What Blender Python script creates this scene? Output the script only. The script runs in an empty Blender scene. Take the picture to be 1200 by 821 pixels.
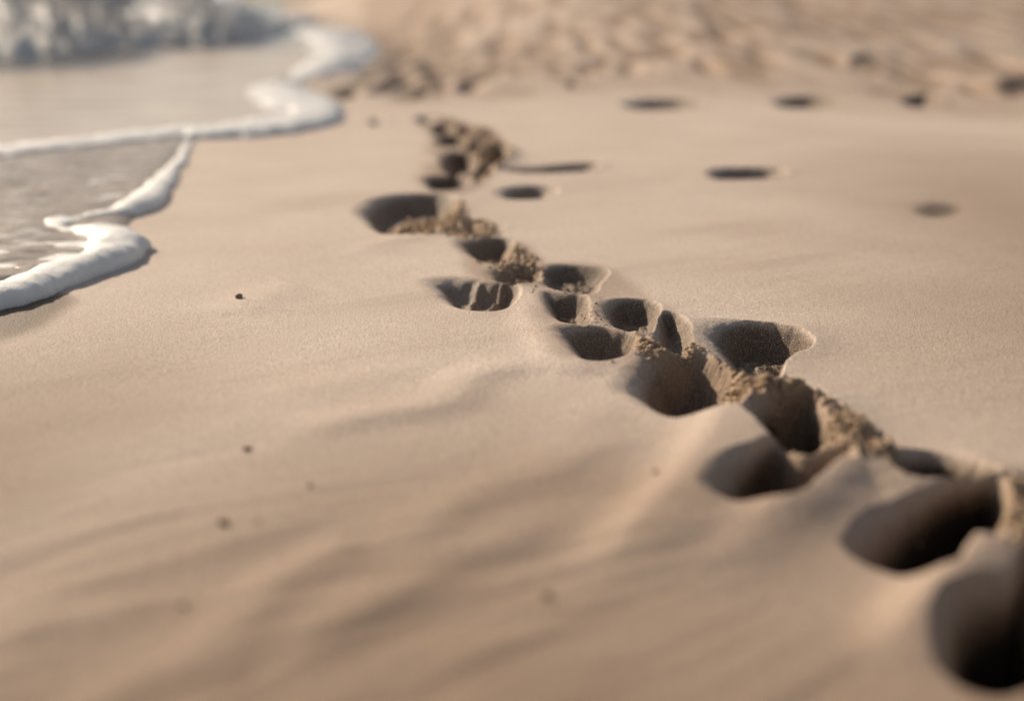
import bpy, math, random
import numpy as np

# ------------------------------------------------------------------ camera maths
CAM_H, FPX, CX, CY = 0.45, 1400.0, 600.0, 410.5
PITCH = math.atan((CY - 3.0) / FPX)
cp, sp = math.cos(PITCH), math.sin(PITCH)

def G(px, py, z=0.0):
    """ground point seen at a photo position, on the plane at height z"""
    dx, dy = (px - CX) / FPX, (CY - py) / FPX
    d = (dx, cp + dy * sp, -sp + dy * cp)
    t = (CAM_H - z) / (-d[2])
    return np.array([d[0] * t, d[1] * t])

def GP(pts, z=0.0):
    return np.array([G(p[0], p[1], z) for p in pts])

# ------------------------------------------------------------------ numpy noise
_rng = np.random.RandomState(7)
_T = _rng.rand(4096)
def _hash(ix, iy, s):
    h = (ix * 374761393 + iy * 668265263 + s * 1442695041) & 0x7fffffff
    h = (h ^ (h >> 13)) * 1274126177 & 0x7fffffff
    return _T[(h ^ (h >> 16)) & 4095]
def vnoise(x, y, s=0):
    fx, fy = np.floor(x), np.floor(y)
    ix, iy = fx.astype(np.int64), fy.astype(np.int64)
    u, v = x - fx, y - fy
    u = u * u * u * (u * (u * 6 - 15) + 10); v = v * v * v * (v * (v * 6 - 15) + 10)
    a, b = _hash(ix, iy, s), _hash(ix + 1, iy, s)
    c, d = _hash(ix, iy + 1, s), _hash(ix + 1, iy + 1, s)
    return (a + (b - a) * u) * (1 - v) + (c + (d - c) * u) * v * 1.0 - 0.5
def fbm(x, y, s=0, n=4, g=0.5):
    r, a = 0, 1.0
    for k in range(n):
        r = r + a * vnoise(x + 13.7 * k, y - 7.3 * k, s + k); x = x * 0.8 * 2.05 + y * 0.6 * 2.05; y = y * 1.1 * 2.05; a *= g
    return r
def billow(x, y, s=0, n=3):
    r, a = 0, 1.0
    for k in range(n):
        r = r + a * (1 - 2 * np.abs(vnoise(x + 9 * k, y + 5 * k, s + k)) * 2); x = x * 2.1; y = y * 2.1; a *= 0.5
    return r
def sst(a, b, x):
    t = np.clip((x - a) / (b - a), 0, 1); return t * t * (3 - 2 * t)

def smooth(pts, closed=True, n=6):
    P = np.array(pts, float); m = len(P); out = []
    rng = range(m) if closed else range(m - 1)
    for i in rng:
        if closed: a, b, c, d = P[(i - 1) % m], P[i], P[(i + 1) % m], P[(i + 2) % m]
        else: a, b, c, d = P[max(i - 1, 0)], P[i], P[i + 1], P[min(i + 2, m - 1)]
        for k in range(n):
            t = k / n
            out.append(0.5 * (2 * b + (c - a) * t + (2 * a - 5 * b + 4 * c - d) * t * t + (3 * b - a - 3 * c + d) * t ** 3))
    if not closed: out.append(P[-1])
    return np.array(out)

def seg_dist(x, y, P, closed):
    """distance to a polyline, arc parameter of the nearest point, signed side"""
    A = P; B = np.roll(P, -1, 0)
    if not closed: A, B = P[:-1], P[1:]
    best = np.full(x.shape, 1e9); par = np.zeros(x.shape); side = np.zeros(x.shape)
    for i in range(len(A)):
        ax, ay = A[i, :2]; bx, by = B[i, :2]; ex, ey = bx - ax, by - ay
        L = ex * ex + ey * ey + 1e-12
        t = np.clip(((x - ax) * ex + (y - ay) * ey) / L, 0, 1)
        qx, qy = x - ax - t * ex, y - ay - t * ey
        d = qx * qx + qy * qy
        m = d < best
        best = np.where(m, d, best); par = np.where(m, i + t, par)
        side = np.where(m, np.sign(ex * (y - ay) - ey * (x - ax)), side)
    return np.sqrt(best), par, side

def inside(x, y, P):
    r = np.zeros(x.shape, bool); n = len(P); j = n - 1
    for i in range(n):
        xi, yi, xj, yj = P[i, 0], P[i, 1], P[j, 0], P[j, 1]
        c = ((yi > y) != (yj > y)) & (x < (xj - xi) * (y - yi) / (yj - yi + 1e-15) + xi)
        r ^= c; j = i
    return r

# ------------------------------------------------------------------ the dents pressed in the sand
# outline (photo positions of the rim), depth m, wall width m (right, left), berm m, moisture with painted shade
PITS = [
 ([(485,140),(497,136),(512,140),(502,146)], .032,.02,.04,.002,.8),
 ([(503,150),(518,144),(532,148),(530,156),(512,158)], .042,.02,.05,.003,.9),
 ([(508,163),(525,158),(545,160),(548,168),(530,172),(512,169)], .042,.02,.05,.003,.9),
 ([(538,152),(548,148),(556,154),(548,159)], .03,.02,.04,.003,.9),
 ([(540,171),(556,167),(566,171),(556,177)], .036,.02,.04,.003,.9),
 ([(516,186),(530,178),(554,180),(560,191),(550,205),(524,204)], .060,.02,.06,.005,.95),
 ([(495,209),(525,206),(549,210),(545,221),(510,224)], .048,.02,.06,.005,.95),
 ([(562,186),(572,176),(582,172),(593,174),(597,184),(588,192),(574,192)], .050,.02,.04,.014,.85),
 ([(560,198),(574,195),(580,202),(566,206)], .030,.02,.03,.004,.85),
 ([(418,246),(438,232),(480,227),(522,230),(533,240),(527,260),(510,271),(470,274),(446,270),(430,257)], .058,.035,.045,.008,.9),
 ([(537,265),(550,260),(564,266),(560,274),(544,274)], .020,.02,.02,.004,.6),
 ([(535,284),(560,281),(596,281),(594,298),(578,308),(556,299)], .040,.025,.04,.006,.8),
 ([(570,318),(600,312),(634,314),(632,328),(604,334),(578,328)], .026,.02,.03,.006,.6),
 ([(500,330),(524,325),(552,327),(575,332),(603,336),(604,350),(590,365),(560,366),(538,359),(518,346)], .045,.02,.05,.009,.75),
 ([(633,314),(665,310),(708,317),(700,332),(688,346),(652,338),(633,329)], .034,.024,.03,.005,.95),
 ([(636,344),(660,345),(684,351),(688,368),(686,385),(660,381),(642,366)], .040,.015,.025,.008,.85),
 ([(705,362),(722,353),(752,353),(770,360),(767,376),(760,393),(735,390),(712,380)], .040,.018,.03,.008,.95),
 ([(774,373),(790,370),(808,386),(807,408),(796,417),(768,402)], .036,.02,.02,.006,.9),
 ([(656,391),(700,388),(742,398),(739,415),(720,425),(690,428),(668,412)], .042,.018,.03,.009,.85),
 ([(818,390),(850,379),(890,379),(930,387),(950,400),(944,413),(926,420),(912,438),(905,458),(870,452),(845,430),(826,408)], .060,.010,.10,.010,1.),
 ([(732,458),(750,436),(780,420),(815,417),(845,430),(866,450),(868,476),(842,489),(800,492),(768,480),(748,468)], .080,.022,.055,.012,.9),
 ([(882,487),(905,474),(945,467),(962,488),(980,520),(979,544),(950,547),(920,532),(900,510)], .085,.015,.04,.010,.85),
 ([(845,585),(862,560),(885,542),(908,532),(940,548),(992,556),(966,578),(930,606),(890,604),(860,598)], .075,.02,.06,.010,.85),
 ([(1043,542),(1090,537),(1150,558),(1165,570),(1110,579),(1062,576)], .065,.02,.03,.010,.9),
 ([(1012,650),(1045,612),(1090,592),(1150,574),(1177,586),(1177,618),(1160,645),(1132,655),(1112,682),(1080,686),(1048,672)], .105,.02,.05,.012,1.),
 ([(1200,655),(1260,665),(1280,740),(1250,800),(1170,818),(1125,792),(1112,742),(1140,712),(1180,700),(1192,680)], .13,.02,.04,.012,1.),
 ([(1240,600),(1300,590),(1400,640),(1390,700),(1300,700)], .06,.03,.06,.012,.9),
 ([(1250,860),(1300,800),(1400,820),(1420,900),(1300,930)], .07,.03,.06,.012,.9),
 # lone shallow dents on the smooth sand
 ([(586,196),(640,194),(698,191),(692,201),(640,204),(600,202)], .036,.07,.07,.004,.85),
 ([(582,225),(600,219),(640,219),(647,227),(625,233),(593,232)], .050,.05,.05,.004,.8),
 ([(828,204),(845,197),(905,197),(922,203),(905,210),(845,211)], .046,.06,.06,.004,.8),
 ([(726,122),(750,116),(805,116),(824,122),(800,128),(750,128)], .055,.10,.10,.004,.8),
 ([(904,120),(925,114),(965,114),(986,120),(965,126),(925,126)], .055,.10,.10,.004,.8),
 ([(984,88),(1005,82),(1030,82),(1046,88),(1030,93),(1005,93)], .040,.10,.10,.008,.8),
 ([(1056,118),(1070,111),(1095,111),(1106,119),(1095,126),(1070,126)], .06,.09,.10,.008,.8),
 ([(1160,104),(1180,97),(1230,97),(1245,105),(1230,112),(1180,111)], .05,.10,.10,.010,.8),
 ([(455,94),(464,91),(474,94),(464,98)], .055,.07,.08,.006,.8),
 ([(500,92),(515,88),(532,91),(517,95)], .055,.08,.10,.006,.8),
 ([(478,113),(490,109),(505,113),(490,118)], .055,.06,.08,.006,.8),
 ([(428,144),(440,139),(452,142),(442,148)], .030,.05,.06,.004,.8),
 ([(660,101),(672,97),(684,101),(672,106)], .04,.06,.08,.006,.9),
]
_PIT = []
for (o, D, wr, wl, bm, wt) in PITS:
    P = GP(smooth(o)); c = P.mean(0); r = np.abs(P - c).max(0)
    _PIT.append((P, c, r, D * (1.35 if c[1] < 1.3 else .90), wr * (1.35 if 1.3 < c[1] < 3 else 1.25), wl * ((2.0 if c[1] > 1.3 else 1.65) if c[1] < 3 else 1.3), bm * (.45 if 1.3 < c[1] < 3 else 1), wt * (1 if c[1] < 1.3 else .86)))
# the faint grainy hollow at right
HOLLOW = G(1098, 246)

# soft wind/backwash ridges: crest line, height, width on the camera side, width on the far side
RIDGES = [
 ([(290,524),(370,507),(430,495),(500,485),(538,470),(556,450),(600,436),(650,436)], .0080,.024,.045),
 ([(300,485),(350,466),(430,444),(480,434),(520,437)], .0035,.035,.05),
 ([(440,662),(480,640),(520,612),(545,592),(600,572),(650,560),(700,528),(740,500)], .0065,.02,.035),
 ([(180,800),(250,764),(292,735),(325,690),(400,652),(420,640)], .0070,.018,.03),
 ([(330,790),(370,752),(420,728),(500,684),(540,662),(610,640),(660,600)], .0060,.016,.03),
 ([(-20,765),(50,742),(110,730),(160,712),(170,700)], .0060,.016,.03),
 ([(90,850),(150,812),(230,790),(300,800)], .0050,.016,.025),
 ([(500,800),(560,770),(640,740),(700,700),(760,670)], .0038,.02,.035),
 ([(600,560),(640,530),(690,500),(720,470)], .0030,.02,.04),
 ([(210,640),(290,625),(340,600),(420,580)], .0022,.03,.05),
 # banks pushed up beside the trail
 ([(868,478),(842,520),(815,565),(770,620),(700,690)], .016,.035,.075),
 ([(1150,572),(1080,580),(1040,572),(1000,566),(960,592),(900,628),(830,700)], .013,.03,.04),
 ([(1175,655),(1150,668),(1120,696),(1085,730),(1040,800)], .016,.028,.04),
 ([(640,338),(622,372),(640,400),(660,432),(720,440)], .007,.03,.045),
 ([(870,485),(905,470),(950,464)], .008,.012,.02),
 ([(400,300),(470,280),(540,279),(600,283)], .003,.05,.03),
 ([(270,372),(320,342),(360,333)], .0035,.05,.06),
]
_RID = [(GP(smooth(p, False, 5)), h, a, b) for p, h, a, b in RIDGES]
CRUMB = [   # crumbly banks, roughness height
 ([(862,452),(900,444),(935,452),(1000,492),(1048,528),(1052,560),(1000,566),(978,545),(978,515),(955,480),(905,474)], .008),
 ([(824,420),(850,425),(905,455),(900,474),(868,478),(850,450)], .006),
 ([(1170,585),(1215,580),(1240,650),(1195,668),(1172,640)], .008),
 ([(905,534),(950,548),(992,556),(1000,562),(960,566),(915,552)], .005),
 ([(735,396),(772,402),(820,416),(800,422),(760,424),(742,416)], .005),
 ([(520,256),(575,258),(585,276),(540,280),(515,274)], .005),
 ([(575,285),(612,288),(638,316),(622,328),(588,322),(580,305)], .004),
 ([(520,142),(550,146),(575,150),(600,180),(575,208),(548,215),(556,190)], .010),
 ([(455,252),(490,238),(520,232),(545,238),(545,262),(520,274),(460,273)], .008),
]
_CR = [(GP(smooth(o)), a) for o, a in CRUMB]

_tr = np.random.RandomState(31); TROD = []
while len(TROD) < 420:
    _px, _py = _tr.uniform(405, 1290), 14 + 100 * _tr.rand() ** .8
    if _py > 112 - .0 * _px or (_px > 560 and _py > 92 and _px < 900) or (_px > 900 and _py > 78 + (_px - 900) * .15): continue
    if _px > 560 and _tr.rand() < .35: continue
    _c = G(_px, _py); TROD.append((_c[0], _c[1], _tr.uniform(.006, .011) * _c[1], _tr.uniform(.02, .045) * _c[1] * (1 + _c[1] * .05), _tr.uniform(.014, .028)))
_RIBS = [(GP(smooth(p, False, 6), -.02), h, w_) for p, h, w_ in [
  ([(548,368),(552,354),(562,343),(578,335),(600,334)], .010, .008), ([(566,370),(576,356),(590,346),(604,342)], .012, .006)]]
for _px, _py in [(455,76),(500,72),(478,60),(545,76),(530,58),(470,44),(512,40),(570,93),(452,52),(600,80),(640,66),(700,84),(585,62),(545,100),(430,80),(760,78),(830,90),(920,50),(990,42),(1090,62),(1150,80),(870,66)]:
    _c = G(_px, _py); TROD.append((_c[0], _c[1], .011 * _c[1], .045 * _c[1], .028))
_DAMP_SHADE = [(GP(smooth(o)), sf, a) for o, sf, a in [
  ([(492,136),(530,138),(575,160),(600,185),(560,212),(535,228),(495,225),(505,190),(505,160)], .05, .75),
  ([(425,20),(520,22),(540,60),(520,100),(490,120),(455,100),(430,60)], .25, .8),  # brown churned sand with its shade painted in
  ([(560,20),(1200,30),(1300,60),(900,60),(700,50)], .5, .45),
  ([(-60,350),(40,340),(78,350),(45,375),(10,390),(-60,405)], .03, 1.0),  # cast shadow of the near foam lip, painted on the sand
  ([(540,276),(600,280),(640,310),(640,335),(560,330),(540,300)], .02, .6),
  ([(630,312),(710,312),(775,360),(815,385),(815,420),(740,425),(655,425),(635,370)], .02, .45),
  ([(740,400),(830,415),(910,440),(1000,490),(1060,530),(1200,580),(1200,640),(1000,600),(950,560),(870,480),(740,440)], .03, .5),
]]
def sel(x, y, P, m):
    return np.nonzero((x > P[:, 0].min() - m) & (x < P[:, 0].max() + m) & (y > P[:, 1].min() - m) & (y < P[:, 1].max() + m))[0]

def terrain(x, y):
    x = np.asarray(x, float); y = np.asarray(y, float)
    z = np.zeros(x.shape); wet_shade = np.zeros(x.shape); rough = np.zeros(x.shape); spots = np.zeros(x.shape); damp_shade = np.zeros(x.shape)
    near = 1 - sst(2.2, 4.0, y)
    # gentle swells of the beach
    z += 0.012 * vnoise(x * 1.3 + 4, y * 0.9, 11)
    # backwash texture, stretched along the low diagonal seen in the foreground
    a = math.radians(34); xr = x * math.cos(a) + y * math.sin(a); yr = -x * math.sin(a) + y * math.cos(a)
    fg = 1 - sst(0.85, 1.35, y + 0.35 * np.abs(x + .25))
    wv = fbm(xr * 6 + 0.8 * vnoise(x * 9, y * 9, 5), yr * 19 + 1.2 * vnoise(x * 6, y * 6, 3), 21, 3, .45)
    z += 0.0044 * fg * wv * (1 - sst(.12, .35, x))
    z += 0.0012 * fbm(xr * 3, yr * 9, 31, 3) * sst(.6, 1.2, y) * near
    # ridges
    for nr_, (P, h, wa, wb) in enumerate(_RID):
        c_ = nr_ < 10
        m = max(wa, wb) * 3.2; i = sel(x, y, P, m)
        if not len(i): continue
        d, par, side = seg_dist(x[i], y[i], P, False)
        n = len(P) - 1; fade = sst(0, .22 * n, par) * sst(0, .22 * n, n - par)
        w = np.where(side > 0, wb, wa * (1.35 if c_ else 1))
        z[i] += h * ((.75 if nr_ == 0 else .55) if c_ else 1.) * fade * np.exp(-(d / w) ** 2)
    # pits: berms add up, cavities take the deepest
    cav = np.zeros(x.shape)
    for P, c, r, D, wr, wl, bm, wt in _PIT:
        m = 0.16 + wl; i = sel(x, y, P, m)
        if not len(i): continue
        xi, yi = x[i], y[i]
        d, _, _ = seg_dist(xi, yi, P, True); ins = inside(xi, yi, P); sd = np.where(ins, d, -d)
        sd = sd + 0.0035 * fbm(xi * 45, yi * 45, 40, 3) * (1 if c[1] < 3 else 2)
        u = np.clip((xi - c[0]) / r[0], -1.2, 1.2); v = np.clip((yi - c[1]) / r[1], -1.2, 1.2)
        side = sst(-.2, 1., -u * .9 + .1)
        w = wr + (wl - wr) * side
        sh = (0.22 if c[1] > 1.25 else .26) * w * side + (.30 if 1.3 < c[1] < 3 else .15) * w * (1 - side)                      # a soft left wall begins outside the outline
        t = np.clip((sd + sh) / w, 0, 1)
        prof = t * t * (3 - 2 * t) * (.75) + np.sin(t * math.pi / 2) * .25
        lp = t ** 1.8; prof = prof + (lp - prof) * side * (.85 if c[1] > 1.3 else .6)
        floor = 1 - .10 * np.clip(sd / (r.min() + 1e-6), 0, 1) + .10 * fbm(xi * 30, yi * 30, 50, 3) + .07 * billow(xi * 75, yi * 60, 52, 2)
        cav[i] = np.maximum(cav[i], D * prof * floor)
        out = np.clip(-sd, 0, None)
        wgt = .35 + .65 * sst(-.3, .9, .85 * u - .55 * v)
        bw = .018 + .25 * D
        z[i] += bm * wgt * np.exp(-(out / bw) ** 1.5) * (sd < 0.0) + bm * wgt * (sd >= 0)
        wet_shade[i] = np.maximum(wet_shade[i], wt * (1.55 if c[1] < 1.25 else 1) * sst(.0, (.32 if c[1] < 1.3 else .20) + (.15 if c[1] < 1.3 else .40) * side, prof))  # wet pit sand, with shade painted in, heaviest in the near pits
    z -= cav
    for P, h, w_ in _RIBS:
        i = sel(x, y, P, .05)
        if not len(i): continue
        d, par, _ = seg_dist(x[i], y[i], P, False); n = len(P) - 1
        z[i] += h * sst(0, .25 * n, par) * sst(0, .25 * n, n - par) * np.exp(-(d / w_) ** 2) * sst(0, .02, cav[i])
    # grainy hollow
    q = np.sqrt(((x - HOLLOW[0] - (y - HOLLOW[1]) * HOLLOW[0] / HOLLOW[1]) / .050) ** 2 + ((y - HOLLOW[1]) / .11) ** 2)
    z -= .006 * np.exp(-q ** 2); wet_shade = np.maximum(wet_shade, .95 * np.exp(-q ** 4))
    for P, am in _CR:
        i = sel(x, y, P, .04)
        if not len(i): continue
        d, _, _ = seg_dist(x[i], y[i], P, True); s = np.where(inside(x[i], y[i], P), d, -d)
        k = sst(-.015, .02, s)
        sc = 70 if P[:, 1].mean() < 3 else 35
        z[i] += k * am * (billow(x[i] * sc, y[i] * sc, 60, 3) - .7)
        rough[i] = np.maximum(rough[i], k)
        wet_shade[i] *= 1 - .75 * k
    # trodden dry sand further up the beach
    s = x + 0.10 * y + .09 * np.clip(y - 11, 0, None)                                     # distance inland of the water line
    edge = 4.9 - .5 * np.exp(-((x + .3) / .5) ** 2) + 1.3 * np.clip((x * -.2 + .4), -1, 1) + 1.0 * vnoise(x * 1.3, y * .8, 70) - 1.0 * sst(1.2, 2.6, x)
    k = sst(0, 1.6, y - edge) * sst(-.35, .35, s)
    f = fbm(x * 3.6 + .6 * vnoise(x * 2, y, 83), y * 1.0, 80, 4, .55)
    z += k * (.020 * f + .002 * billow(x * 2.4, y * 1.6, 90, 2))
    # the old prints trodden into it
    for (ax, ay, ux, uy, dp) in TROD:
        i = np.nonzero((np.abs(x - ax) < ux * 2.6) & (np.abs(y - ay) < uy * 2.6))[0]
        if not len(i): continue
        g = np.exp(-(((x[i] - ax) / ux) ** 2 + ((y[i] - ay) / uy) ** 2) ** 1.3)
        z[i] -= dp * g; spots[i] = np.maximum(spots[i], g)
    # the bank that rises inland
    z += sst(0.0, 3.2, s) * sst(5.5, 17, y) * .62 + .012 * np.clip(y - 14, 0, 60) * sst(0, 5, s)
    # sea bed falls away
    z -= sst(0, 1, -s - .4) * sst(4.6, 9, y) * .25
    z -= .03 * np.clip(-s - 3, 0, 20) * sst(4, 9, y)
    # damp edge next to the swash
    far = (1 - sst(-.1, .5, s)) * sst(4.5, 7.5, y)
    wet_shade = np.maximum(wet_shade, .35 * far)
    pn = fbm(x * 2.2, y * 1.8, 77, 3)
    damp_shade = 1.05 * (1 - sst(.50, 1.50, y + .30 * pn + .18 * np.abs(x)))  # vignette painted into the sand: darker toward bottom, right and left
    damp_shade = np.maximum(damp_shade, .62 * sst(.15, .95, x - .12 * (y - 1) + .2 * pn) * (1 - sst(2.5, 5, y)))
    damp_shade = np.maximum(damp_shade, .85 * (1 - sst(-.62, -.22, x + .15 * pn)) * (1 - sst(1.0, 1.9, y)))
    damp_shade = np.maximum(damp_shade, k * np.clip(.45 - .9 * f + .4 * vnoise(x * 9, y * 2.2, 84), .42, .85))  # far hollows browner, their shade painted in
    damp_shade = np.maximum(damp_shade, spots * (1.0 + .15 * (x < .5)))  # painted shade inside the old prints
    damp_shade = np.maximum(damp_shade, .22 * sst(.05, .45, fbm(xr * 1.6 + 3, yr * 5, 95, 4)) * near)
    for P, sf, am in _DAMP_SHADE:
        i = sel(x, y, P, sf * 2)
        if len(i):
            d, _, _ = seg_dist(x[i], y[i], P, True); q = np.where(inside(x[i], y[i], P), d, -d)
            damp_shade[i] = np.maximum(damp_shade[i], am * sst(-sf, sf, q + sf * .8 * fbm(x[i] * 12, y[i] * 5, 88, 3)))
            if am == 1.0: wet_shade[i] = np.maximum(wet_shade[i], .9 * damp_shade[i] * (q > -sf))  # painted foam shadow, deepened through the wet mask
    global DAMP_SHADE_OUT
    DAMP_SHADE_OUT = np.clip(damp_shade, 0, 1)
    return z, wet_shade, rough

# ------------------------------------------------------------------ scene helpers
scene = bpy.context.scene
C = scene.collection
def grid_mesh(name, X, Y, Z, keep=None, attrs=None, smooth_=True):
    R, K = X.shape
    idx = np.arange(R * K).reshape(R, K)
    q = np.stack([idx[:-1, :-1], idx[:-1, 1:], idx[1:, 1:], idx[1:, :-1]], -1).reshape(-1, 4)
    co = np.stack([X, Y, Z], -1).reshape(-1, 3)
    if keep is not None:
        kq = keep.reshape(-1)[q].any(1); q = q[kq]
        used = np.unique(q); mp = np.full(R * K, -1); mp[used] = np.arange(len(used))
        q = mp[q]; co = co[used]
    else: used = slice(None)
    me = bpy.data.meshes.new(name)
    me.vertices.add(len(co)); me.vertices.foreach_set('co', co.astype(np.float32).ravel())
    me.loops.add(len(q) * 4); me.loops.foreach_set('vertex_index', q.astype(np.int32).ravel())
    me.polygons.add(len(q)); me.polygons.foreach_set('loop_start', (np.arange(len(q)) * 4).astype(np.int32))
    me.update(calc_edges=True)
    me.polygons.foreach_set('use_smooth', np.ones(len(q), bool))
    for k, v in (attrs or {}).items():
        at = me.attributes.new(k, 'FLOAT', 'POINT'); at.data.foreach_set('value', v.reshape(-1)[used].astype(np.float32))
    return me
def link(name, me, mat, label=None, cat=None, group=None, kind=None, loc=None, parent=None):
    o = bpy.data.objects.new(name, me); C.objects.link(o)
    if mat: me.materials.append(mat)
    if label: o['label'] = label
    if cat: o['category'] = cat
    if group: o['group'] = group
    if kind: o['kind'] = kind
    if loc is not None: o.location = loc
    if parent: o.parent = parent
    return o

class N:
    def __init__(s, name):
        s.m = bpy.data.materials.new(name); s.m.use_nodes = True
        s.t = s.m.node_tree; s.b = s.t.nodes['Principled BSDF']; s.out = s.t.nodes['Material Output']
    def n(s, typ, **kw):
        nd = s.t.nodes.new(typ)
        for k, v in kw.items():
            if k.startswith('_'): setattr(nd, k[1:], v)
            else: nd.inputs[k.replace('__', ' ')].default_value = v
        return nd
    def l(s, a, b): s.t.links.new(a, b)
    def noise(s, scale, detail=2, rough=.5, co=None):
        nd = s.n('ShaderNodeTexNoise', Scale=scale, Detail=detail, Roughness=rough)
        s.l(co or s.co, nd.inputs['Vector']); return nd.outputs['Fac']
    def coords(s, sc=None):
        tc = s.n('ShaderNodeTexCoord'); s.co = tc.outputs['Object']
        if sc:
            mp = s.n('ShaderNodeMapping'); mp.inputs['Scale'].default_value = sc; s.l(s.co, mp.inputs['Vector']); return mp.outputs['Vector']
    def ramp(s, fac, stops):
        r = s.n('ShaderNodeValToRGB'); e = r.color_ramp.elements
        while len(e) < len(stops): e.new(.5)
        for i, (p, c) in enumerate(stops):
            e[i].position = p; e[i].color = (c[0], c[1], c[2], 1) if hasattr(c, '__len__') else (c, c, c, 1)
        s.l(fac, r.inputs['Fac']); return r.outputs['Color']
    def mix(s, fac, a, b, mode='MIX'):
        nd = s.n('ShaderNodeMix'); nd.data_type = 'RGBA'; nd.blend_type = mode
        for v, k in ((fac, 0), (a, 6), (b, 7)):
            if hasattr(v, 'links'): s.l(v, nd.inputs[k])
            else: nd.inputs[k].default_value = v if k == 0 else (v[0], v[1], v[2], 1)
        return nd.outputs[2]
    def math(s, op, a, b):
        nd = s.n('ShaderNodeMath'); nd.operation = op
        for i, v in enumerate((a, b)):
            if hasattr(v, 'links'): s.l(v, nd.inputs[i])
            else: nd.inputs[i].default_value = v
        return nd.outputs[0]
    def attr(s, name):
        return s.n('ShaderNodeAttribute', _attribute_name=name).outputs['Fac']
    def bump(s, h, dist, strength=1, prev=None):
        b = s.n('ShaderNodeBump', Strength=strength, Distance=dist); s.l(h, b.inputs['Height'])
        if prev: s.l(prev, b.inputs['Normal'])
        return b.outputs['Normal']

SAND_L, SAND_M, SAND_D = (.78, .655, .56), (.71, .58, .485), (.40, .30, .215)
WET_SHADE_C, WET_SHADE_D = (.165, .110, .070), (.048, .032, .023)
def sand_material(name, crumb=False):
    k = N(name); k.coords()
    g1 = k.noise(430, 3, .75); g2 = k.noise(260, 2, .6); big = k.noise(3.2, 3, .5); sp_ = k.noise(520, 1, .5)
    col = k.mix(k.ramp(big, [(.3, 0.), (.7, 1.)]), SAND_M, SAND_L)
    gr = k.ramp(g1, [(.34, .55), (.5, 1.0), (.66, 1.35)])
    col = k.mix(.8, col, gr, 'MULTIPLY')
    gr2 = k.ramp(g2, [(.34, .72), (.5, 1.), (.66, 1.2)]); col = k.mix(.6, col, gr2, 'MULTIPLY')
    # wet colour, darkened to paint in pit shade, with pale grains that show through
    wc = k.mix(k.ramp(g1, [(.35, 0.), (.62, 1.)]), WET_SHADE_D, WET_SHADE_C)
    wc = k.mix(k.ramp(sp_, [(.60, 0.), (.68, 1.)]), wc, (.62, .47, .31))
    if crumb:
        col = k.mix(.75, col, (.55, .385, .235)); fac = .15
        k.l(k.mix(fac, col, wc), k.b.inputs['Base Color'])
        k.b.inputs['Roughness'].default_value = .85
    else:
        r = k.attr('rough'); col = k.mix(k.math('MULTIPLY', r, .75), col, (.50, .345, .205))
        col = k.mix(k.attr('damp_shade'), col, k.mix(.8, (.33, .225, .155), gr, 'MULTIPLY'))  # brown tone for damp sand, painted vignette and painted shade
        w = k.attr('wet_shade'); ww = k.math('MINIMUM', w, 1.0)  # mask holds real wetness plus painted pit shade and foam shadow
        dk = k.math('MULTIPLY', k.math('SUBTRACT', w, ww), 1.9); wc = k.mix(dk, wc, (.014, .010, .010))  # near-black shadow painted into the near pits
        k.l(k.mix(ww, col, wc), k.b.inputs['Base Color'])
        rr = k.n('ShaderNodeMapRange'); rr.inputs['To Min'].default_value = .78; rr.inputs['To Max'].default_value = .55
        k.l(w, rr.inputs['Value']); k.l(rr.outputs[0], k.b.inputs['Roughness'])
    k.b.inputs['Specular IOR Level'].default_value = .35
    nr = k.bump(g1, .0016, 1.0); nr = k.bump(g2, .0012, .8, nr)
    nr = k.bump(k.noise(60, 3, .5), .0016, .35, nr)
    k.l(nr, k.b.inputs['Normal'])
    return k.m
M_SAND = sand_material('beach_sand'); M_CRUMB = sand_material('crumbled_sand', True)

def water_material(name, base, rough, bumps, spec=.5, sc=(1, 1, 1), streak=0):
    k = N(name); v = k.coords(sc)
    nse = k.noise(7, 4, .6, v); col = k.mix(k.ramp(nse, [(.35, 0.), (.65, 1.)]), base, tuple(c * .72 for c in base))
    if streak:
        col = k.mix(k.ramp(k.noise(11, 5, .7, v), [(.57, 0.), (.66, streak)]), col, (.88, .86, .83))
    k.l(col, k.b.inputs['Base Color'])
    k.b.inputs['Roughness'].default_value = rough; k.b.inputs['IOR'].default_value = 1.33
    k.b.inputs['Specular IOR Level'].default_value = spec
    nr = None
    for s_, d_ in bumps: nr = k.bump(k.noise(s_, 3, .55, v), d_, 1, nr)
    if nr: k.l(nr, k.b.inputs['Normal'])
    return k.m
M_SWASH = water_material('swash_water', (.76, .64, .54), .25, [(5, .006), (26, .0012)], .6, (.35, 1.3, 1), .35)
M_SHEET = water_material('backwash_water', (.52, .43, .36), .17, [(13, .020), (55, .003)], .6, (.7, 1.5, 1), .75)
M_SEA = water_material('sea_water', (.42, .44, .46), .2, [(3, .08)], .5)

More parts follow.
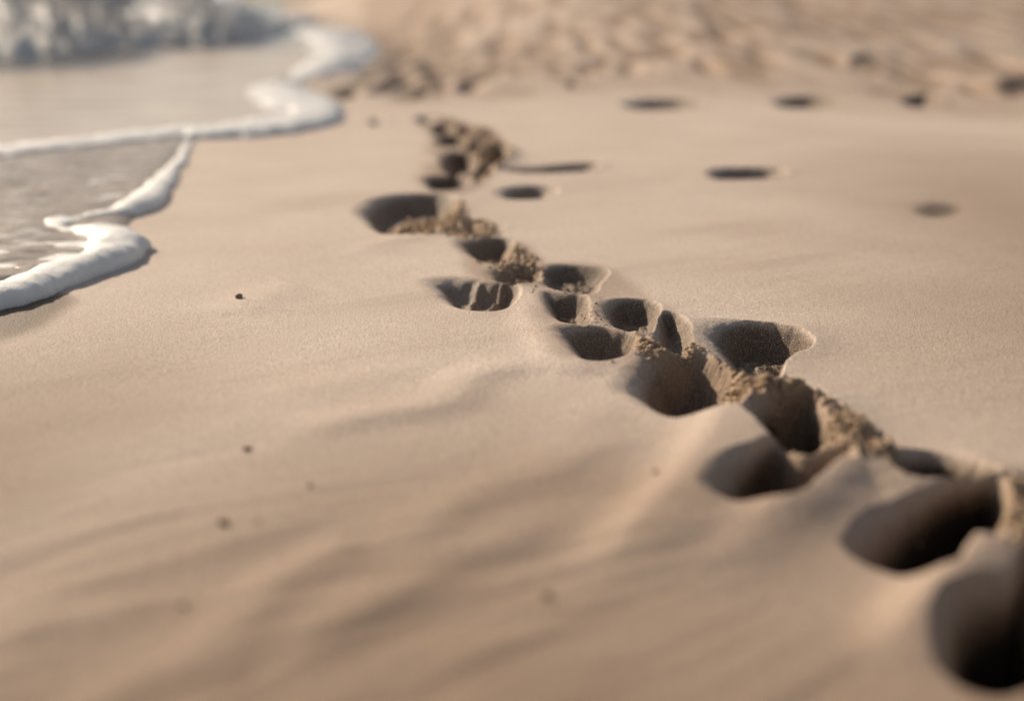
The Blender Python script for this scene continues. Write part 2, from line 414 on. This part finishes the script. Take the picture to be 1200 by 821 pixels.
def foam_material(name, col=(.96, .95, .93), fine=420, shade=(.90, .89, .88), sss=.02, trans=0):
    k = N(name); k.coords()
    vo = k.n('ShaderNodeTexVoronoi', Scale=fine); k.l(k.co, vo.inputs['Vector'])
    n1 = k.noise(30, 4, .6)
    k.l(k.mix(k.ramp(n1, [(.4, 0.), (.7, 1.)]), col, shade), k.b.inputs['Base Color'])
    k.b.inputs['Roughness'].default_value = .45
    k.b.inputs['Subsurface Weight'].default_value = .9; k.b.inputs['Subsurface Radius'].default_value = (sss, sss, sss)
    k.b.inputs['Subsurface Scale'].default_value = 1.
    nr = k.bump(vo.outputs['Distance'], .0012, .7); nr = k.bump(n1, .006, .5, nr)
    k.l(nr, k.b.inputs['Normal'])
    if trans:
        tb = k.n('ShaderNodeBsdfTranslucent', Color=(.92, .95, .98, 1)); mx = k.n('ShaderNodeMixShader', Fac=trans)
        sx = k.n('ShaderNodeSeparateXYZ'); k.l(k.co, sx.inputs[0])
        mk = k.ramp(k.math('ADD', k.noise(3.2, 5, .65), k.math('MULTIPLY', sx.outputs[2], .9)), [(.58, 0.), (.90, trans)]); k.l(mk, mx.inputs[0])
        k.l(k.b.outputs[0], mx.inputs[1]); k.l(tb.outputs[0], mx.inputs[2]); k.l(mx.outputs[0], k.out.inputs['Surface'])
    return k.m
M_FOAM = foam_material('sea_foam')
M_SPRAY = foam_material('wave_froth', (.80, .82, .85), 60, (.54, .60, .67), .04, .85)

# ------------------------------------------------------------------ the beach
def axis_t():
    a = np.arange(-.50, .5001, .00115)
    o = .5 + np.cumsum(np.linspace(.002, .06, 70)); return np.concatenate([-o[::-1], a, o])
def axis_y():
    out = [0.30]
    while out[-1] < 4500:
        y = out[-1]
        f = .0018 if y < .75 else .00125 if y < 3.0 else .0022 if y < 6 else .0045 if y < 25 else .05
        out.append(y * (1 + f))
    return np.array(out)
T, YY = np.meshgrid(axis_t(), axis_y())
XX = T * (YY + .12)
pre = np.linspace(-3, .29, 24)                                  # the sand behind and under the camera
z, wet_shade, rough = terrain(XX.ravel(), YY.ravel()); damp_shade = DAMP_SHADE_OUT
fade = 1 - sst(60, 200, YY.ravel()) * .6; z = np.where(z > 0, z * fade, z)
me = grid_mesh('sand', XX, YY, z.reshape(XX.shape), attrs={'wet_shade': wet_shade, 'rough': rough, 'damp_shade': damp_shade})
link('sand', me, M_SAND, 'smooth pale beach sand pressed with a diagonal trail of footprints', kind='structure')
PX, PY = np.meshgrid(np.linspace(-6, 6, 60), pre)
me = grid_mesh('ground', PX, PY, PX * 0 - .006, attrs={'wet_shade': PX * 0, 'rough': PX * 0, 'damp_shade': PX * 0 + .9})
link('ground', me, M_SAND, 'beach sand under and behind the camera', kind='structure')

# ------------------------------------------------------------------ water
def world_grid(P, step, m=.06):
    x0, y0 = P.min(0) - m; x1, y1 = P.max(0) + m
    return np.meshgrid(np.arange(x0, x1, step), np.arange(y0, y1, step))
def sheet(name, poly_px, step, z0, mat, label, warp=.0):
    P = GP(smooth(poly_px, True, 4)); X, Y = world_grid(P, step)
    xs, ys = X.ravel(), Y.ravel()
    d, _, _ = seg_dist(xs, ys, P, True); s = np.where(inside(xs, ys, P), d, -d)
    tz, _, _ = terrain(xs, ys)
    Z = tz * .5 + z0 * sst(-.03, .03, s) - .01 * sst(0, -.05, s) + warp * fbm(xs * 9, ys * 18, 33, 3) * sst(0, .1, s)
    return link(name, grid_mesh(name, X, Y, Z.reshape(X.shape), keep=(s > -.015).reshape(X.shape)), mat, label, kind='structure')
sheet('backwash_water', [(-420,400),(-250,380),(-100,362),(0,335),(80,308),(130,285),(140,262),(165,240),(168,225),(190,200),(212,172),(222,160),(100,168),(0,175),(-150,182),(-420,195)], .008, .010, M_SHEET,
      'thin rippled water film between the two foam edges', .006)
WP = GP([(-700,200),(-300,195),(0,176),(120,166),(230,156),(310,152),(365,142),(378,130),(360,112),(335,100),(340,86),(395,70),(420,52),(412,42),(396,34),(372,29),(352,24)])
# swash and open sea share one sheet out to the horizon
def sea():
    ys = [2.6]
    while ys[-1] < 4200: ys.append(ys[-1] * (1.012 if ys[-1] < 20 else 1.08))
    t = np.concatenate([-np.geomspace(6, .46, 40), np.linspace(-.45, .02, 330)])
    T2, Y2 = np.meshgrid(t, np.array(ys)); X2 = T2 * Y2
    far = np.array([[-.184 * 4500, 4500], [-30000, 4500], [-30000, 3.0]])
    P = np.vstack([WP[::1], [[-.180 * 30, 30], [-.184 * 60, 60], [-.184 * 600, 600]], far]); xs, yv = X2.ravel(), Y2.ravel()
    ins = inside(xs, yv, P); d, _, _ = seg_dist(xs, yv, WP, False); s = np.where(ins, d, -d)
    tz, _, _ = terrain(xs, yv)
    Z = np.where(yv < 7.5, .014, .014) * sst(-.05, .06, s) + .012 * fbm(xs * 1.2, yv * 3, 34, 3) * sst(0, .5, s) * sst(3, 7, yv)
    Z += (.05 * fbm(xs * .5, yv * 1.0, 35, 3)) * sst(8.5, 12, yv)
    me = grid_mesh('water', X2, Y2, Z.reshape(X2.shape), keep=(s > -.02).reshape(X2.shape))
    me.materials.append(M_SWASH); me.materials.append(M_SEA)
    c = np.zeros(len(me.polygons) * 3); me.polygons.foreach_get('center', c); c = c.reshape(-1, 3)
    me.polygons.foreach_set('material_index', (c[:, 1] > 14).astype(np.int32))
    link('water', me, None, 'shallow swash and open sea', kind='structure')
sea()

# ------------------------------------------------------------------ foam edges
def foam(name, tubes, step, label, fill=None, lump=.10, base=.010):
    """tubes: centre line [(px, py, half width m, height m)...]"""
    Ts = []
    for tb in tubes:
        S = smooth(tb, False, 5); g = np.array([G(a[0], a[1], a[3] * .45) for a in S]); Ts.append((g, S[:, 2], S[:, 3]))
    allp = np.vstack([t[0] for t in Ts]); X, Y = world_grid(allp, step, .2)
    xs, ys = X.ravel(), Y.ravel(); H = np.full(xs.shape, -1.0)
    wob = fbm(xs * 22, ys * 22, 44, 3); wx = xs + .010 * vnoise(xs * 16, ys * 16, 46); wy = ys + .012 * vnoise(xs * 16, ys * 16, 47)
    for g, w, h in Ts:
        i = sel(xs, ys, g, w.max() * 1.5)
        d, par, _ = seg_dist(wx[i], wy[i], g, False)
        W = np.interp(par, np.arange(len(w)), w); Hh = np.interp(par, np.arange(len(h)), h)
        Hh = Hh * .85; q = d / (W * (1 + np.where(Hh < .012, .9, .25) * wob[i]))
        v = np.where(q < 1, np.sqrt(np.clip(1 - q ** 2.4, 0, 1)) * Hh * (1 + lump * wob[i] * 2), -(q - 1) * .1)
        H[i] = np.maximum(H[i], v)
    tz, _, _ = terrain(xs, ys)
    Z = tz + np.where(H > 0, H + .004, np.maximum(H, -.02) - .004)
    return link(name, grid_mesh(name, X, Y, Z.reshape(X.shape), keep=(H > 0).reshape(X.shape)), M_FOAM, label, 'sea foam')
def z_(p, w, h): return (p[0] / 2.052, p[1] / 2.052, w, h)
foam('foam_edge', [
   [z_((458,338),.010,.004), z_((432,380),.016,.008), z_((402,420),.026,.013), z_((372,452),.035,.018), z_((345,482),.045,.026), z_((300,500),.040,.022), z_((255,512),.030,.016)],
   [z_((265,508),.024,.014), z_((205,522),.024,.013), z_((150,538),.026,.014)],
   [z_((170,505),.016,.008), z_((140,530),.026,.013), z_((150,552),.024,.012), z_((190,556),.024,.012)],
   [z_((195,548),.030,.016), z_((235,552),.045,.026), z_((278,575),.055,.034), z_((262,605),.050,.032), z_((190,632),.048,.030), z_((110,660),.046,.028), z_((30,690),.046,.028), z_((-70,715),.046,.028), z_((-260,740),.046,.028)],
   [z_((170,465),.014,.004), z_((230,440),.028,.010), z_((290,430),.030,.012), z_((340,434),.018,.008), z_((380,442),.02,.008)],
   [z_((-60,515),.02,.005), z_((30,505),.022,.006), z_((100,495),.022,.006), z_((165,485),.022,.006), z_((240,478),.025,.008), z_((330,465),.03,.010)],
   [z_((-60,610),.05,.006), z_((60,598),.05,.008), z_((150,592),.05,.010), z_((220,590),.05,.012)],
   [z_((-60,650),.03,.006), z_((60,635),.03,.008), z_((150,620),.05,.012)],
   [z_((-80,560),.02,.004), z_((0,560),.02,.004), z_((60,555),.02,.003)],
 ], .0035, 'thick white foam lip in curling lobes, nearest the camera at left')
foam('foam_edge', [
   [(-330,205,.07,.020),(-150,192,.10,.025),(0,176,.11,.026),(100,166,.11,.026),(205,154,.12,.027),(222,152,.10,.030),(245,154,.13,.028),(300,149,.17,.032),(345,140,.17,.034),(368,132,.11,.032),(362,120,.12,.028),(330,108,.14,.026),(300,104,.18,.026)],
   [(352,126,.14,.03),(335,114,.17,.035),(312,104,.20,.04),(296,94,.18,.045),(300,86,.18,.04)],
   [(330,122,.14,.018),(300,128,.18,.014),(285,112,.16,.02),(284,96,.14,.03)],
   [(300,98,.16,.03),(322,90,.18,.03),(340,82,.30,.05),(362,72,.38,.05),(380,61,.44,.055),(392,50,.44,.06),(386,42,.50,.06),(366,35,.6,.06)],
   [(372,50,.3,.03),(355,40,.4,.03),(330,36,.4,.02)],
 ], .010, 'long white foam edge winding away across the wet sand')

# ------------------------------------------------------------------ the breaking wave
def wave(name, pts, label, seed, step=.022):
    """pts: foot line (px, py, crest height, depth)"""
    S = smooth(pts, False, 8); g = GP(S[:, :2]); n = len(g)
    L = np.concatenate([[0], np.cumsum(np.linalg.norm(np.diff(g, axis=0), axis=1))])
    u = np.arange(0, L[-1], step); v = np.linspace(0, .60, 90)
    bx, by = np.interp(u, L, g[:, 0]), np.interp(u, L, g[:, 1]); hh = np.interp(u, L, S[:, 2]); dd = np.interp(u, L, S[:, 3])
    tx, ty = np.gradient(bx), np.gradient(by); tl = np.hypot(tx, ty); nx, ny = -ty / tl, tx / tl
    U, V = np.meshgrid(u, v); BX, BY, HH, DD, NX, NY = [np.broadcast_to(a, U.shape) for a in (bx, by, hh, dd, nx, ny)]
    prof = np.sin(np.clip(V / .55, 0, 1) * math.pi / 2) ** .9 * (1 - .7 * sst(.55, 1, V))
    hv = 1 + .5 * vnoise(U * 1.8, V * 0 + seed, seed) + .25 * vnoise(U * 5, V * 0 + seed, seed + 1)
    lump = billow(U * 3.4, V * 5 + seed, seed + 2, 4) - .6
    Z = prof * HH * hv + lump * .17 * np.minimum(1, prof * 3)
    off = DD * V - .10 * billow(U * 2.6, V * 6 + 3, seed + 5, 4) * np.minimum(1, V * 6) * (V < .8) + .12 * vnoise(U * 1.1, V * 0, seed + 9)
    me = grid_mesh(name, BX + NX * off, BY + NY * off, Z)
    return link(name, me, M_SPRAY, label, 'wave')
WAVE = wave('breaking_wave', [(-700,92,.85,.9),(-300,84,.85,.9),(-60,75,.80,.9),(60,68,.76,.9),(150,58,.72,.9),(200,54,.68,.9),(240,54,.66,.85),(290,52,.62,.8),(320,44,.30,1.6),(350,32,.08,1.2),(372,27,.03,1.)],
     'breaking wave of blue grey and white froth rolling in at upper left', 3)

_r = np.random.RandomState(12)
vc = np.zeros(len(WAVE.data.vertices) * 3); WAVE.data.vertices.foreach_get('co', vc); vc = vc.reshape(-1, 3)
vc = vc[(vc[:, 2] > .03) & (vc[:, 0] > -.62 * vc[:, 1]) & (vc[:, 1] < 13)]; vc = np.vstack([vc, vc[vc[:, 2] > .36], vc[vc[:, 2] > .36]])
SPRAY = []
for i in range(5200):
    q = vc[_r.randint(len(vc))]; up = _r.rand() ** 2.5 * (.02 + .22 * min(1, q[2] / .5))
    SPRAY.append((q[0] + _r.randn() * .02, q[1] - _r.rand() * .05 - .3 * up, q[2] + up, .008 + .034 * _r.rand() ** 2.2 + (.02 if i % 60 == 0 else 0)))
# ------------------------------------------------------------------ sand clumps
def ico(sub):
    import bmesh
    b = bmesh.new(); bmesh.ops.create_icosphere(b, subdivisions=sub, radius=1)
    v = np.array([x.co[:] for x in b.verts]); f = np.array([[w.index for w in p.verts] for p in b.faces]); b.free(); return v, f
IV, IF = ico(2); IV3, IF3 = ico(3)
def lumps_mesh(name, centres, origin, rng, base=(IV, IF)):
    V, F = [], []; off = 0; bv, bf = base
    for (x, y, z, r) in centres:
        s = np.array([rng.uniform(.75, 1.3), rng.uniform(.75, 1.3), rng.uniform(.6, 1.0)]) * r
        a = rng.uniform(0, 6.28); R = np.array([[math.cos(a), -math.sin(a), 0], [math.sin(a), math.cos(a), 0], [0, 0, 1]])
        q = bv * (1 + .8 * (vnoise(bv[:, 0] * 1.7 + x * 999, bv[:, 1] * 1.7 + bv[:, 2] * 2.3, 5) + .6 * vnoise(bv[:, 0] * 4 + x * 999, bv[:, 1] * 4 + bv[:, 2] * 5, 6) + .4 * vnoise(bv[:, 0] * 9 - x * 500, bv[:, 1] * 9 + bv[:, 2] * 9, 7)))[:, None]
        V.append((q * s) @ R.T + np.array([x - origin[0], y - origin[1], z - origin[2]])); F.append(bf + off); off += len(bv)
    me = bpy.data.meshes.new(name); V = np.vstack(V); F = np.vstack(F)
    me.from_pydata(V.tolist(), [], F.tolist()); me.polygons.foreach_set('use_smooth', np.ones(len(F), bool)); me.update(); return me
rng = np.random.RandomState(5)
def clump(px, py, rx, ry, n, rmin, rmax, label, name='sand_clump', ang=0, dome=.5, zoff=0, hill=0):
    c = G(px, py); out = []
    for i in range(int(n * 1.7)):
        q = rng.randn(2) * .5; q = q / max(1, np.hypot(*q)); a = math.radians(ang)
        x = c[0] + rx * (q[0] * math.cos(a) - q[1] * math.sin(a)); y = c[1] + rx * q[0] * math.sin(a) + ry * q[1] * math.cos(a)
        r = (rmin + (rmax - rmin) * rng.rand() ** 4) * .74
        out.append([x, y, dome * rmax * (1 - q @ q) * rng.rand() + hill * (1 - (q @ q)), r])
    o = np.array(out); tz, _, _ = terrain(o[:, 0], o[:, 1]); o[:, 2] += tz + o[:, 3] * .05 + zoff
    z0 = terrain(np.array([c[0]]), np.array([c[1]]))[0][0]
    org = (c[0], c[1], z0)
    return link(name, lumps_mesh(name, o, org, rng), M_CRUMB, label, 'sand clump', loc=org)
clump(497,254,.080,.12,620,.003,.014,'broken sand lumps heaped inside the wide far footprint', dome=1.2, hill=.012, zoff=.004)
clump(550,269,.055,.06,90,.002,.007,'loose crumbs round the small round hole beside the wide far footprint')
clump(602,308,.048,.075,220,.0015,.008,'crumbly clods on the bank above the ribbed footprint', dome=.1, zoff=-.002)
clump(574,180,.045,.27,260,.003,.011,'blurred crumbled ridge of sand at the far end of the trail', ang=0)
clump(752,408,.022,.02,70,.0015,.005,'small crumbs at the lip between the two middle dents')
clump(808,412,.022,.02,60,.0015,.005,'crumbs topping the wall behind the round deep pit')
clump(868,452,.030,.045,260,.0015,.009,'rounded clods tumbled between the round pit and the grainy scoop', dome=1.4)
clump(905,468,.050,.018,330,.0014,.0055,'row of golden crumbs lining the edge before the narrow pit', dome=1.)
clump(992,512,.030,.055,520,.0014,.0065,'steep golden bank of crumbs right of the narrow pit', ang=-35, dome=1.)
clump(1030,545,.030,.03,220,.0015,.006,'crumbs spilled in front of the dark slot at right')
clump(950,556,.045,.012,90,.0015,.006,'thin line of crumbs along the near lip of the narrow pit')
clump(1190,625,.020,.05,300,.0015,.006,'blurred crumb wall at the right edge beside the big dark hollow')

# loose crumbs nobody could count
o = []
tr = GP(smooth([(500,150),(560,200),(500,250),(560,270),(600,305),(640,335),(690,370),(750,400),(820,425),(880,462),(960,500),(1030,540),(1100,590),(1180,650)], False, 8))
for i in range(900):
    k = rng.randint(len(tr)); q = tr[k] + rng.randn(2) * [.022, .045] * (1 + .3 * tr[k][1]) * .7
    o.append([q[0], q[1], 0, .0008 + .0022 * rng.rand() ** 3])
o = np.array(o); o[:, 2] = terrain(o[:, 0], o[:, 1])[0] + o[:, 3] * .3
IVs, IFs = ico(1)
link('sand_crumbs', lumps_mesh('sand_crumbs', o, (0, 0, 0), rng, (IVs, IFs)), M_CRUMB, 'loose crumbs of sand scattered along the trail', kind='stuff')

M_DROP = foam_material('spray_drops', (.95, .94, .92), 200, (.9, .9, .9), .03, .6)
link('wave_spray', lumps_mesh('wave_spray', SPRAY, (0, 0, 0), rng, (IVs, IFs)), M_DROP, 'blobs of white froth and spray thrown off the breaking wave', kind='stuff')
# ------------------------------------------------------------------ shell fragments and pebbles
def pebble_mat(name, a, b):
    k = N(name); k.coords(); k.l(k.mix(k.ramp(k.noise(260, 3, .6), [(.4, 0.), (.6, 1.)]), a, b), k.b.inputs['Base Color'])
    k.b.inputs['Roughness'].default_value = .5; k.l(k.bump(k.noise(700, 2), .0005), k.b.inputs['Normal']); return k.m
M_P1 = pebble_mat('brown_shell', (.20, .11, .06), (.36, .22, .13)); M_P2 = pebble_mat('dark_pebble', (.18, .12, .085), (.30, .21, .15))
def pebble(px, py, r, label, name, cat, mat, flat=.5, ang=0, grp=None):
    c = G(px, py); z0 = terrain(c[:1], c[1:])[0][0]
    q = IV3 * (1 + .28 * vnoise(IV3[:, 0] * 1.6 + px, IV3[:, 1] * 1.6 + IV3[:, 2] * 2, 9))[:, None]
    s = np.array([r, r * .62, r * flat]); a = math.radians(ang)
    q = q * s; q = np.stack([q[:, 0] * math.cos(a) - q[:, 1] * math.sin(a), q[:, 0] * math.sin(a) + q[:, 1] * math.cos(a), q[:, 2]], 1)
    me = bpy.data.meshes.new(name); me.from_pydata(q.tolist(), [], IF3.tolist()); me.polygons.foreach_set('use_smooth', np.ones(len(IF3), bool))
    link(name, me, mat, label, cat, group=grp, loc=(c[0], c[1], z0 + r * flat * .45))
GP_ = 'specks of shell and stone on the smooth sand'
pebble(280,349,.0062,'sharp dark brown shell chip alone on smooth sand below the foam','shell_fragment','shell chip',M_P1,.8,35,GP_)
pebble(290,530,.0045,'blurred brown pebble at the left end of the long sand ridge','pebble','pebble',M_P1,.7,10,GP_)
pebble(262,619,.0048,'dark blurred pebble lowest but one on the left sand','pebble','pebble',M_P2,.7,0,GP_)
pebble(364,575,.0030,'faint small pebble right of and below the ridge end','pebble','pebble',M_P2,.6,0,GP_)
pebble(303,619,.0022,'faintest speck just right of the dark blurred pebble','pebble','pebble',M_P2,.6,0,GP_)
pebble(214,714,.0035,'faint blurred pebble nearest the lower left corner','pebble','pebble',M_P2,.6,20,GP_)
pebble(640,706,.0042,'blurred brown pebble in a hollow low in the middle','pebble','pebble',M_P2,.6,40,GP_)
pebble(768,566,.0036,'small pebble on the slope left of the dark hollows','pebble','pebble',M_P1,.6,0,GP_)

# ------------------------------------------------------------------ light, sky, camera
SUN_AZ, SUN_EL = math.radians(-44), math.radians(26)            # azimuth from +Y, negative to the left
sd = (math.sin(SUN_AZ) * math.cos(SUN_EL), math.cos(SUN_AZ) * math.cos(SUN_EL), math.sin(SUN_EL))
L = bpy.data.lights.new('sun', 'SUN'); L.energy = 5.0; L.angle = math.radians(1.2); L.color = (1, .82, .62)
lo = bpy.data.objects.new('sun', L); C.objects.link(lo)
from mathutils import Vector
lo.rotation_euler = Vector(sd).to_track_quat('Z', 'Y').to_euler(); lo.location = (-4, 4, 5)
w = bpy.data.worlds.new('World'); scene.world = w; w.use_nodes = True
nt = w.node_tree; sky = nt.nodes.new('ShaderNodeTexSky'); sky.sky_type = 'NISHITA'; sky.sun_disc = False
sky.sun_elevation = SUN_EL; sky.sun_rotation = SUN_AZ; sky.dust_density = 2.0; sky.air_density = 1.2
hs = nt.nodes.new('ShaderNodeHueSaturation'); hs.inputs['Saturation'].default_value = .62
nt.links.new(sky.outputs[0], hs.inputs['Color']); nt.links.new(hs.outputs[0], nt.nodes['Background'].inputs['Color']); nt.nodes['Background'].inputs['Strength'].default_value = .068

cam = bpy.data.cameras.new('camera'); co = bpy.data.objects.new('camera', cam); C.objects.link(co)
co.location = (0, 0, CAM_H); co.rotation_euler = (math.pi / 2 - PITCH, 0, 0)
cam.sensor_width = 36; cam.lens = 36 * FPX / 1200; cam.clip_start = .02; cam.clip_end = 10000
cam.dof.use_dof = True; cam.dof.focus_distance = 1.75; cam.dof.aperture_fstop = 1.4
scene.camera = co
scene.view_settings.view_transform = 'Standard'; scene.view_settings.look = 'None'; scene.view_settings.exposure = 0
scene.cycles.use_denoising = True
